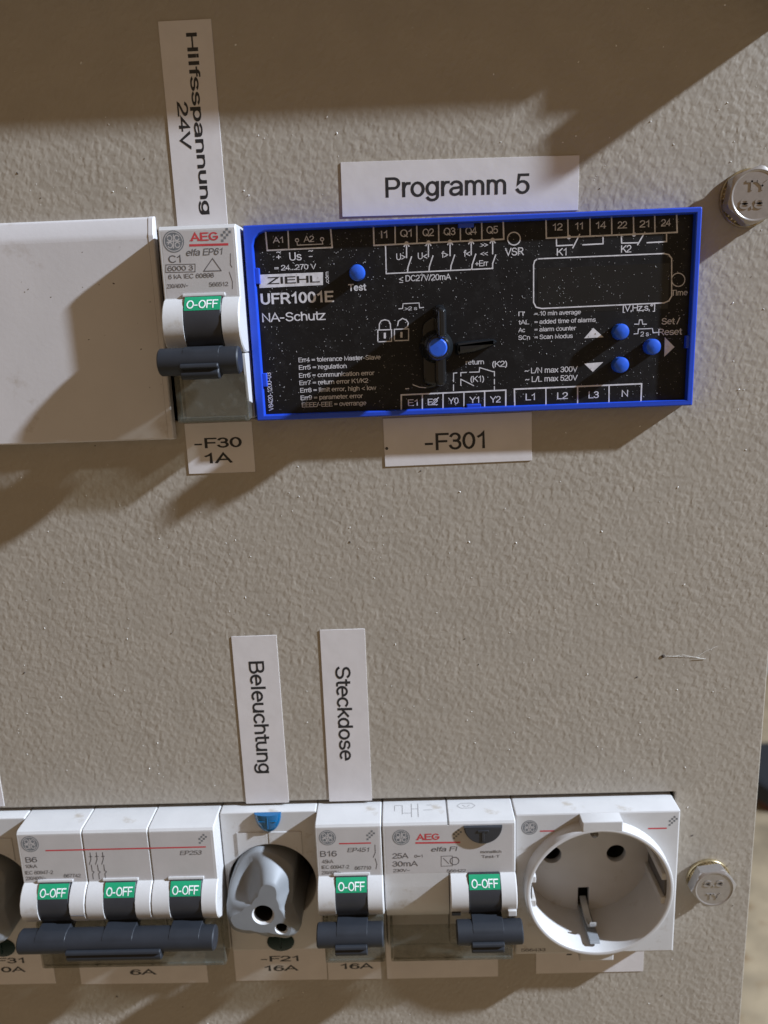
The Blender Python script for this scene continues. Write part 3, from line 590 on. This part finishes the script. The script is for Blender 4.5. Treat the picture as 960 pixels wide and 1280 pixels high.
pc = [(26.9 + 5.1 * cos(a), -1.4 + 5.1 * sin(a)) for a in [pi + pi * i / 24 for i in range(25)]]
tb = MB().prism(pc, 8.2, 10.1, .3).build('test_button', 'toggle', t)
MB().box(26.5, 27.2, -5.6, -2.6, 10.0, 10.3, .1).box(25.4, 28.4, -2.9, -2.3, 10.0, 10.3, .1).build('raised_letter', 'toggle', tb)
toggle(t, 17.75); bar(t, 19.0, 36.6, [18.2], (22.8, 31.4)); clear_cover(t, .6, 35.3, -33.2)
MB().box(18.0, 20.4, -26.6, -25.6, 10.6, 12.5, .1).build('notch', 'hole', t)
MB().box(33.0, 35.3, -26.4, -24.6, 11.6, 13.5, .2).build('latch_block', 'white', t)

# ------------------------------------------------------------------ fuse switches with rotary handle
# handle outline where its flank ends (x, y, height) and outline of its front plateau
KO = [(9.79, -10.47, 5), (13.84, -11.58, 5), (17.24, -13.69, 5), (19.78, -16.41, 5.5), (19.44, -20.42, 6), (19.51, -22.75, 6.5), (19.15, -25.68, 7.5), (20.29, -28.3, 8.5), (21.87, -30.92, 9.5), (20.76, -33.21, 10), (17.73, -35.03, 10.2), (14.84, -34.35, 10.3), (9.04, -33.01, 10.3), (2.3, -31.73, 10), (1.11, -26.47, 9.3), (1.47, -22.96, 8.2), (1.99, -20.15, 7.5), (3.44, -16.49, 6.6), (4.7, -13.95, 6), (7.09, -11.85, 5.3)]
KP = [(12.04, -16.61), (14.05, -16.83), (15.71, -17.86), (15.67, -21.37), (16.41, -24.75), (17.66, -27.83), (19.53, -30.6), (18.46, -33.66), (16.13, -33.26), (12.66, -32.49), (7.72, -31.68), (3.12, -30.37), (2.06, -27.11), (5.25, -25.66), (8.36, -23.2), (10.59, -20.57), (11.51, -17.92)]
KC = (11.2, -25.6)
def polar(pts, n):
    q = sorted((math.atan2(p[1] - KC[1], p[0] - KC[0]), math.hypot(p[0] - KC[0], p[1] - KC[1]), p[2] if len(p) > 2 else 10.6) for p in pts)
    q = [(q[-1][0] - 2 * pi, *q[-1][1:])] + q + [(q[0][0] + 2 * pi, *q[0][1:])]; out = []
    for i in range(n):
        a = -pi + 2 * pi * i / n
        for (a0, r0, h0), (a1, r1, h1) in zip(q, q[1:]):
            if a0 <= a <= a1:
                u = (a - a0) / (a1 - a0); out.append((a, r0 + (r1 - r0) * u, h0 + (h1 - h0) * u)); break
    for _ in range(1): out = [(out[i][0], (out[i - 1][1] + 2 * out[i][1] + out[(i + 1) % n][1]) / 4, (out[i - 1][2] + 2 * out[i][2] + out[(i + 1) % n][2]) / 4) for i in range(n)]
    return out
def fuse(x, label, group, known):
    t = thing('fuse_switch', x, YL, 0, label, 'fuse switch', group)
    plate([rect(.1, 26.85, -44.8, 0, .5), circ(13.3, -22.6, 12.35, 72)], -12, 3.0, .3).build('housing', 'white', t)
    MB().lathe(13.3, -22.6, [(12.5, 2.7), (12.5, -16), (0.2, -16)], 64).build('recess', 'recess', t)
    for (xa, xb) in ((4.4, 12.9), (13.25, 22.4)):
        bot = [(u, -22.6 + math.sqrt(12.75 ** 2 - (u - 13.3) ** 2)) for u in [xa + (xb - xa) * i / 10 for i in range(11)]]
        MB().prism(bot + [(xb, -6.2), (xa, -6.2)], 2.9, 3.3, .12).build('flap', 'white', t)
    n = 96; A, B = polar(KO, n), polar(KP, n); rings = []
    xy = lambda a, r: (KC[0] + r * cos(a), KC[1] + r * sin(a))
    dip = [max(0, 1 - abs(math.degrees(a) - 128) / 42) for a, r, h in A]          # thumb hollow on the left flank
    dip = [d * d * (3 - 2 * d) for d in dip]
    rings.append([(*xy(a, r * 1.0), -13) for a, r, h in A])
    rings.append([(*xy(a, r), h - .9) for a, r, h in A])
    rings.append([(*xy(a, r - .22), h - .25) for a, r, h in A])
    rings.append([(*xy(a, r - .75), h + .02) for a, r, h in A])
    for u in (.2, .4, .6, .76, .88):
        rings.append([(*xy(a, (r - .75) * (1 - u) + min(rb, r - .9) * u), h + (10.6 - h) * (u ** (.8 + 3.5 * dip[i])) - .9 * dip[i] * sin(pi * u)) for i, ((a, r, h), (_, rb, _2)) in enumerate(zip(A, B))])
    rings.append([(*xy(a, min(rb, r - .95)), 10.55) for (a, r, h), (_, rb, _2) in zip(A, B)])
    rings.append([(*xy(a, min(rb, r - .95) - .35), 10.7) for (a, r, h), (_, rb, _2) in zip(A, B)])
    mb = MB().loft(rings, True, False)
    holes = [(11.6, -26.6, 3.1), (16.3, -31.1, 1.8)]
    cap = plate([[(p[0], p[1]) for p in rings[-1]]] + [circ(a, b, c, 32) for a, b, c in holes], 10.7, 10.7)
    o = len(mb.v); mb.v += [(a, b, 10.7) for a, b, c in cap.v]; mb.f += [tuple(i + o for i in f) for f in cap.f]
    kn = mb.build('rotary_handle', 'greyknob', t, ang=60)
    for a, b, c in holes:
        MB().lathe(a, b, [(c, 10.7), (c * .97, 10.3), (c * .82, 9.9)], 32).build('hole_rim', 'white', kn)
        MB().lathe(a + .15, b + .15, [(c * .84, 10.1), (c * .80, 2), (.1, 2)], 32).build('fuse_hole', 'hole', kn)
    # blue lens at the top edge, dark green one at the bottom edge
    ln = MB().loft([[(13.5 + r * cos(a), -.1 + r * 1.6 * sin(a), hh) for a in [pi + pi * i / 24 for i in range(25)]] for r, hh in ((3.7, 1.0), (3.7, 3.3), (3.4, 3.9), (2.6, 4.4), (1.4, 4.7), (.1, 4.8))], True, True).build('blue_lens', 'lens', t)
    MB().box(13.35, 13.65, -4.2, -.3, 3.2, 4.85, .1).box(11.0, 16.0, -2.1, -1.8, 3.2, 4.75, .1).build('lens_rib', 'lens', ln)
    MB().lathe(14.3, -42.0, [(3.9, 2.7), (3.9, 3.25), (3.4, 3.5), (.05, 3.6)], 40, sy=.78).box(14.0, 14.6, -43.8, -39.6, 3.3, 3.9, .1).build('green_lens', 'greenlens', t)
    return t
fuse(54.0, 'white fuse switch with a grey three-lobed handle between the three-pole breaker and breaker B16', None, 1)
fuse(-27.1, 'white fuse switch cut off by the left edge, left of the three-pole breaker', None, 0)

# ------------------------------------------------------------------ socket outlet
t = thing('socket_outlet', 134.9, YL, 0, 'white earthed round socket outlet at the right end of the lower row', 'socket outlet')
CX, CY = 22.3, -22.2
plate([rect(0, 44.3, -44.6, 0, .5), circ(CX, CY, 18.9, 96)], -10, 6.8, .5).build('housing', 'white', t)
MB().lathe(CX, CY, [(20.1, 6.5), (20.0, 10.0), (19.75, 10.5), (19.3, 10.65), (18.8, 10.5), (18.55, 10.0), (18.4, -5.5)], 96).build('collar', 'white', t)
fl = plate([circ(CX, CY, 18.6, 96), circ(12.45, CY + .3, 2.75, 32), circ(31.0, CY + .3, 2.75, 32), rect(20.2, 23.4, -40.0, -33.0)], -7.5, -5.5, .1).build('socket_floor', 'white', t)
for x in (12.45, 31.0): MB().lathe(x, CY + .3, [(2.8, -7), (2.7, -16), (.1, -16)], 32).build('pin_hole', 'hole', t)
MB().box(19.8, 23.8, -40.5, -32.5, -12, -11, 0).build('slot_back', 'hole', t)
# guide ribs left and right with grooves
for sx in (-1, 1):
    xw = CX + sx * 18.4
    mb = MB(); mb.box(min(xw, xw - sx * 1.5), max(xw, xw - sx * 1.5), CY - 4.8, CY - 2.7, -5.5, 9.3, .25); mb.box(min(xw, xw - sx * 1.5), max(xw, xw - sx * 1.5), CY + 2.7, CY + 4.8, -5.5, 9.3, .25)
    mb.build('guide_rib', 'white', t)
    MB().box(min(xw + sx * .1, xw - sx * .5), max(xw + sx * .1, xw - sx * .5), CY - 2.6, CY + 2.6, -5.4, 8.8, .1).build('guide_groove', 'recess', t)
MB().box(17.2, 27.9, -3.4, -.25, 6.6, 10.6, .3).build('top_tab', 'white', t)
MB().box(17.6, 27.0, -45.0, -41.6, 6.6, 9.2, .3).build('bottom_tab', 'white', t)
MB().lathe(CX - 1.6, CY + 17.6, [(1.1, 9.0), (1.0, 9.9), (.1, 9.95)], 20).build('stop_pip', 'recess', t)
cl = [(-37.2, -6.5), (-38.6, -2.5), (-39.2, 1.5), (-38.0, 4.6), (-36.2, 6.3), (-35.0, 6.6), (-35.0, 6.1), (-36.1, 5.7), (-37.4, 4.2), (-38.5, 1.4), (-38.0, -2.3), (-36.6, -6.5)]
MB().slab(cl, 20.9, 22.7, .1, .1).build('earth_clip', 'bright_steel', t)
MB().slab([(-39.9, -5), (-39.9, 8.6), (-39.4, 9.2), (-38.9, 8.6), (-38.9, -5)], 20.4, 23.2, .1, .1).build('clip_carrier', 'greyknob', t)
prints(t, [('566433', 1.7, -43.6, 6.9, 1.0, '')], [([(6.9, -5.3), (10.5, -5.3)], .4), ([(35.9, -5.3), (40.6, -5.3)], .4)], 6.82, [(3.9, -4.1, 2.2)], [(42.3, -2.9)])

# ------------------------------------------------------------------ protection relay with blue frame
t = thing('protection_relay', 72.7, 151.7, 0, 'black-faced protection relay in a blue frame with white circuit print and blue buttons', 'protection relay')
W_, H_ = 105.0, 45.0
mb = plate([rect(0, W_, -H_, 0, .4), [(2.0, -H_ + 1.35), (W_ - 1.35, -H_ + 1.35), (W_ - 1.35, -1.35), (5.0, -1.35), (3.6, -1.8), (2.5, -2.9), (2.0, -4.4)]], -6, 4.4, .3)
fr = mb.build('frame', 'blue', t)
for q in ((1.9, 3.0, -13.0, -9.4), (1.9, 3.0, -36.9, -33.7), (49.6, 53.2, -2.3, -1.3), (51.0, 54.4, -43.8, -42.9), (102.9, 103.8, -31.5, -28.5)):
    MB().box(*q, 2.3, 3.9, .15).build('frame_tab', 'blue', fr)
MB().box(.5, W_ - .5, -H_ + .5, -.5, 1.5, 2.55, .05, 0).build('front_plate', 'black', t)
HP = 2.58
g = MB()
for (s, x, y, wd, cap, st) in ZT: text(g, s, x + (.75 if s.startswith('V84') else 0), y, wd, cap, HP, st)
g.build('lettering', 'print', t, fix=False)
g = MB()
for pts, wd in ZL: g.ribbon(pts, wd, HP + .018)
for tri in ZTRI: g.add([(a, b, HP) for a, b in tri], [(0, 1, 2)])
for x, y in ((37.6, -5.2), (42.7, -5.2), (47.7, -5.2), (52.6, -5.2), (57.6, -5.2), (75.2 , -5.25), (90.2, -5.25)):
    g.add([(x + .5 * cos(a), y + .5 * sin(a), HP + .03) for a in [pi * i / 4 for i in range(8)]], [tuple(range(8))])
g.build('circuit_lines', 'print', t, fix=False)
bpz = MB(); bpz.add([(2.67, -10.86, HP + .02), (17.8, -10.87, HP + .02), (17.65, -13.75, HP + .02), (2.62, -13.87, HP + .02)], [(0, 1, 2, 3)])
bp_ = bpz.build('brand_plate', 'print', t, fix=False)
g = MB(); text(g, 'ZIEHL', 4.62, -13.1, 12.4, 1.6, HP + .04, '', wt=.16); g.build('brand_lettering', 'ink', bp_, fix=False)
MB().prism([(68.1, -11.9), (98.7, -11.9), (98.7, -22.2), (68.1, -22.2)], 2.5, 2.57, .0).build('display_window', 'knob', t)
for x, y in ((87.4, -27.1), (87.6, -34.8), (94.95, -30.85), (25.9, -11.4)):
    MB().lathe(x, y, [(1.85, 2.5), (1.85, 4.6), (1.65, 5.05), (1.1, 5.28), (.05, 5.35)], 32).build('button', 'bluebtn', t)
# sealable black lever with a blue lock pin
kx, ky = 43.9, -28.9
lever = MB()
lever.lathe(kx, ky, [(4.0, 2.5), (3.9, 5.5), (3.1, 6.5), (2.9, 12.6), (2.4, 13.2), (.05, 13.25)], 36)
def stadium(xa, xb, ya, yb): return roundpoly([(xa, ya), (xb, ya), (xb, yb), (xa, yb)], (xb - xa) * .5, 5)
lever.prism(roundpoly([(kx - 3.3, -37.6), (kx + 2.1, -38.2), (kx + 2.1, -20.5), (kx - 3.3, -23.5)], 1.6, 4), 2.5, 5.2, .6)
lever.prism(stadium(kx - .5, kx + 2.1, -38.0, -19.4), 2.5, 7.4, .7)
lever.loft([[(x, y - (g_ - 6) * .05, g_) for x, y in inset(stadium(kx - .45, kx + 2.0, -26.4, -19.5), d_)] for g_, d_ in ((6.0, 0), (13, .12), (16.6, .25), (17.3, .5), (17.6, .9))])
kb = lever.build('lock_lever', 'knob', t)
MB().lathe(kx - .1, ky, [(2.1, 13.0), (2.1, 14.1), (1.8, 14.45), (.05, 14.5)], 32).build('lock_pin', 'bluebtn', kb)
wing = [(kx + 4.6, ky - 2.2), (kx + 9, ky - 1.7), (kx + 13.4, ky - .4), (kx + 14.6, ky + .6), (kx + 13.4, ky + 1.3), (kx + 9, ky + 1.1), (kx + 4.6, ky + .8)]
MB().prism(roundpoly(wing, .5, 2), 2.5, 5.0, 1.0).build('side_arm', 'knob', t)
MB().tube([(kx - 2.6, ky - 9.4, 3.4), (kx - .6, ky - 9.0, 3.6), (kx + .9, ky - 7.8, 3.8)], .55, 8).build('lower_arm', 'knob', kb)

# ------------------------------------------------------------------ labels
def tape(x0, x1, y0, y1, a, label, texts, h=0.0, dot=None):
    xc, yc = (x0 + x1) / 2, (y0 + y1) / 2
    o = MB().box(x0 - xc, x1 - xc, y0 - yc, y1 - yc, .02, .20, .04, .15).build('label_strip', 'paper')
    place(o, xc, yc, h, a); tag(o, label, 'label')
    ca, sa = cos(radians(-a)), sin(radians(-a)); g = MB()
    for (s, x, y, wd, cap, st) in texts:
        dx, dy = x - xc, y - yc
        text(g, s, dx * ca - dy * sa, dx * sa + dy * ca, wd, cap, .215, st, wt=.150 if cap > 3.5 else .17)
    if g.v: g.build('lettering', 'ink', o, fix=False)
    if dot: MB().lathe(dot[0] - xc, dot[1] - yc, [(.38, .19), (.34, .26), (.05, .30)], 14).build('ink_dot', 'ink', o)
    return o
tape(95.6, 150.5, 152.9, 164.8, -.7, 'wide white tape label reading Programm 5 above the blue frame', [('Programm 5', 105.8, 157.0, 33.4, 4.45, 'p')])
tape(103.3, 140.0, 93.8, 105.9, .5, 'white tape label reading -F301 below the blue frame', [('-F301', 113.4, 97.3, 15.0, 4.3, '')], dot=(103.9, 98.4))
tape(53.8, 70.6, 93.5, 106.2, .1, 'square tape label reading -F30 1A below the upper breaker', [('-F30', 55.8, 99.85, 12.0, 2.6, ''), ('1A', 58.1, 96.0, 7.0, 2.6, '')])
tape(56.5, 68.4, 148.5, 196.0, .25, 'tall tape label reading Hilfsspannung 24V above the upper breaker', [('Hilfsspannung', 62.4, 193.4, 38.4, 2.5, 'V'), ('24V', 59.0, 179.4, 10.1, 2.5, 'V')])
tape(61.0, 73.0, -.2, 49.5, .2, 'upright tape label reading Beleuchtung above the grey rotary handle', [('Beleuchtung', 65.0, 42.3, 33.2, 4.1, 'V')])
tape(84.4, 96.3, -.2, 50.6, -.15, 'upright tape label reading Steckdose above breaker B16', [('Steckdose', 88.0, 40.1, 27.8, 4.1, 'V')])
tape(-19.0, -7.0, .8, 12.8, 0, 'corner of a white tape label at the left edge, above the lower row', [])
tape(53.6, 80.7, -59.0, -46.2, 0, 'shaded tape label reading -F21 16A under the rotary handle', [('-F21', 61.4, -52.4, 11.2, 1.9, ''), ('16A', 62.3, -55.7, 10.0, 1.9, '')])
tape(81.0, 96.6, -59.2, -46.2, 0, 'shaded tape label reading 16A under breaker B16', [('16A', 84.8, -55.5, 9.6, 1.9, '')])
tape(7.4, 45.3, -59.2, -47.2, -.3, 'shaded tape label reading 6A under the three-pole breaker', [('6A', 22.3, -56.1, 7.9, 1.9, '')])
tape(-24.0, -.2, -58.6, -46.2, 0, 'shaded tape label reading F31 at the lower left edge', [('-F31', -19.4, -51.2, 10.8, 1.9, ''), ('10A', -18.6, -54.3, 9.9, 1.9, '')])
tape(98.3, 130.9, -59.2, -46.6, .2, 'blank-looking tape label under the two-module switch', [])
tape(142.0, 173.2, -58.4, -46.6, .2, 'half shaded tape label sticking out under the round socket', [('-', 150.8, -53.2, 1.6, 3.0, '')])

# ------------------------------------------------------------------ bolts
def bolt(x, y, rot, label, marks, s=1.0):
    t = thing('hex_bolt', x, y, 0, label, 'bolt', 'bolts holding the panel')
    MB().lathe(0, 0, [(3.2, .03), (6.1 * s, .03), (6.2 * s, .2), (6.2 * s, .9), (6.05 * s, 1.1), (3.2, 1.12)], 64).build('washer', 'brass', t)
    mb = MB().lathe(0, 0, [(3.2, 1.1), (5.4 * s, 1.1), (5.5 * s, 1.3), (5.3 * s, 1.8), (3.2, 2.0)], 64)
    for k in range(36):
        a = 2 * pi * k / 36; c, q = cos(a), sin(a); r0, r1, ww = 4.6 * s, 5.75 * s, .17
        mb.add([(c * r0 - q * ww, q * r0 + c * ww, 1.9), (c * r0 + q * ww, q * r0 - c * ww, 2.05), (c * r1 + q * ww, q * r1 - c * ww, 1.5), (c * r1 - q * ww, q * r1 + c * ww, 1.3),
                (c * r0 - q * ww, q * r0 + c * ww, 1.0), (c * r0 + q * ww, q * r0 - c * ww, 1.0), (c * r1 + q * ww, q * r1 - c * ww, 1.0), (c * r1 - q * ww, q * r1 + c * ww, 1.0)],
               [(0, 1, 2, 3), (0, 4, 5, 1), (1, 5, 6, 2), (2, 6, 7, 3), (3, 7, 4, 0)])
    mb.build('toothed_washer', 'brass', t)
    R_ = 6.45 * s; n = 48; rings = []
    hexr = lambda a: R_ * cos(pi / 6) / cos(((a - rot) % (pi / 3)) - pi / 6)
    for h, cap in ((1.9, 9), (2.1, 9), (4.5, 9), (4.75, R_ * .95), (4.95, R_ * .88), (5.1, R_ * .82), (5.05, R_ * .79), (4.92, R_ * .76)):
        rings.append([(min(hexr(2 * pi * i / n), cap) * cos(2 * pi * i / n), min(hexr(2 * pi * i / n), cap) * sin(2 * pi * i / n), h) for i in range(n)])
    hd = MB().loft(rings, True, True).build('head', 'zinc', t, ang=17)
    for (tx, mx, my, wd, cp) in marks:
        m2 = MB(); raised_text(m2, tx, mx, my, wd, cp, 4.86, 5.08, .2); m2.build('raised_mark', 'zinc', hd, ang=20)
    return t
bolt(189.3, 153.6, radians(20), 'larger looking zinc hex bolt at the right edge beside the blue frame', [('8.8', -3.6, -2.9, 5.6, 2.2), ('TY', -2.4, 1.0, 5.0, 2.2)], 1.04)
bolt(190.2, -27.2, radians(8), 'zinc hex bolt right of the round socket', [('8.8', -3.0, .7, 5.6, 2.0), ('TY', -2.0, -3.3, 3.8, 1.9)], .98)

# ------------------------------------------------------------------ unseen caster added just above the view, shaped for the shadow falling into it
t = thing('shadow_caster', 70, 206, 0, 'white block added above the upper row, outside the view, to cast the shadow along its top', 'shadow caster')
MB().box(-190, 125.5, 6, 50, -2, 15.3, .5, 1).build('housing', 'cover', t)  # added plain block that gives the straight shadow edge
MB().box(119, 130.2, -2.7, 5.8, .05, 12.6, .4, 1).box(126.0, 130.0, -12.6, -2.6, .05, 14.2, .4, .6).build('caster_prongs', 'toggle', t)  # added prongs shaped to give the shadow its spur

# ------------------------------------------------------------------ dust, grit and a cobweb thread
def specks(name, n, x0, x1, y0, y1, h, s0, s1, m, avoid=(), parent=None):
    mb = MB(); k = 0
    while k < n:
        x, y = random.uniform(x0, x1), random.uniform(y0, y1)
        if any(a < x < b and c < y < d for a, b, c, d in avoid): continue
        k += 1; s = s0 + (s1 - s0) * random.random() ** 3; a = random.uniform(0, 6.28); e = random.uniform(1, 2.2)
        c, q = cos(a), sin(a); P = [(-s * e, -s), (s * e, -s * .7), (s * .8 * e, s), (-s * .7 * e, s * .8)]
        lo_ = [(x + u * c - v * q, y + u * q + v * c, h) for u, v in P]
        mb.add(lo_ + [(x, y, h + s * .9)], [(0, 1, 4), (1, 2, 4), (2, 3, 4), (3, 0, 4)])
    o = mb.build(name, m, parent, fix=False); o['kind'] = 'stuff'; return o
AV = [(-90, 180, 102, 156), (-60, 181, -60, 2), (53, 71, 90, 197), (95, 151, 152, 166), (103, 141, 93, 107), (60, 73, 0, 50), (84, 97, 0, 51)]
o = specks('pale_dust', 420, 0, 200, -75, 195, .04, .04, .17, 'dust', AV); place(o, 0, 0, 0)
o = specks('dark_grit', 45, 0, 200, -75, 195, .04, .05, .24, 'darkdust', AV); place(o, 0, 0, 0)
specks('dust_film', 2600, 2.6, 103, -43, -2, HP + .01, .02, .10, 'film', (), t := [o for o in COL.objects if o.name == 'protection_relay'][0])
o = specks('cover_grit', 30, -38, 50, 104, 149, 2.91, .05, .16, 'darkdust'); place(o, 0, 0, 0)
mb = MB().tube([(175.2, 40.4, .06), (178.5, 40.2, .10), (183.5, 39.8, .08), (185.5, 41.2, .12), (189.0, 42.8, .06)], .035, 6).tube([(176.5, 40.2, .06), (180, 40.6, .12), (184.5, 39.6, .06)], .03, 6).tube([(183.5, 39.8, .35), (186, 39.3, .15)], .05, 6)
o = mb.build('cobweb_thread', 'dust'); place(o, 0, 0, 0); tag(o, 'pale cobweb thread with a brown crumb low on the right of the panel', 'cobweb')
MB().lathe(174.9, 40.4, [(.45, .05), (.5, .15), (.3, .26), (.05, .3)], 10).build('crumb', 'darkdust', o)

# ------------------------------------------------------------------ unidentified dark object on the floor, built as a case, seen past the right edge of the panel
t = bpy.data.objects.new('floor_object', None); COL.objects.link(t); t.location = (1.47, 1.88, -1.2); t.rotation_euler = (0, 0, radians(6))
tag(t, 'blurred black object with a brown-red base on the floor beyond the right edge', 'unidentified object')
MB().box(-430, 430, -130, 130, 30, 82, 18, 60).build('body', 'dark_object', t)
MB().box(-405, 405, -118, 118, 0, 32, 6, 40).build('base', 'brownred', t)
MB().tube([(-120, 0, 76), (-110, 0, 100), (110, 0, 100), (120, 0, 76)], 14, 10).build('handle', 'dark_object', t)
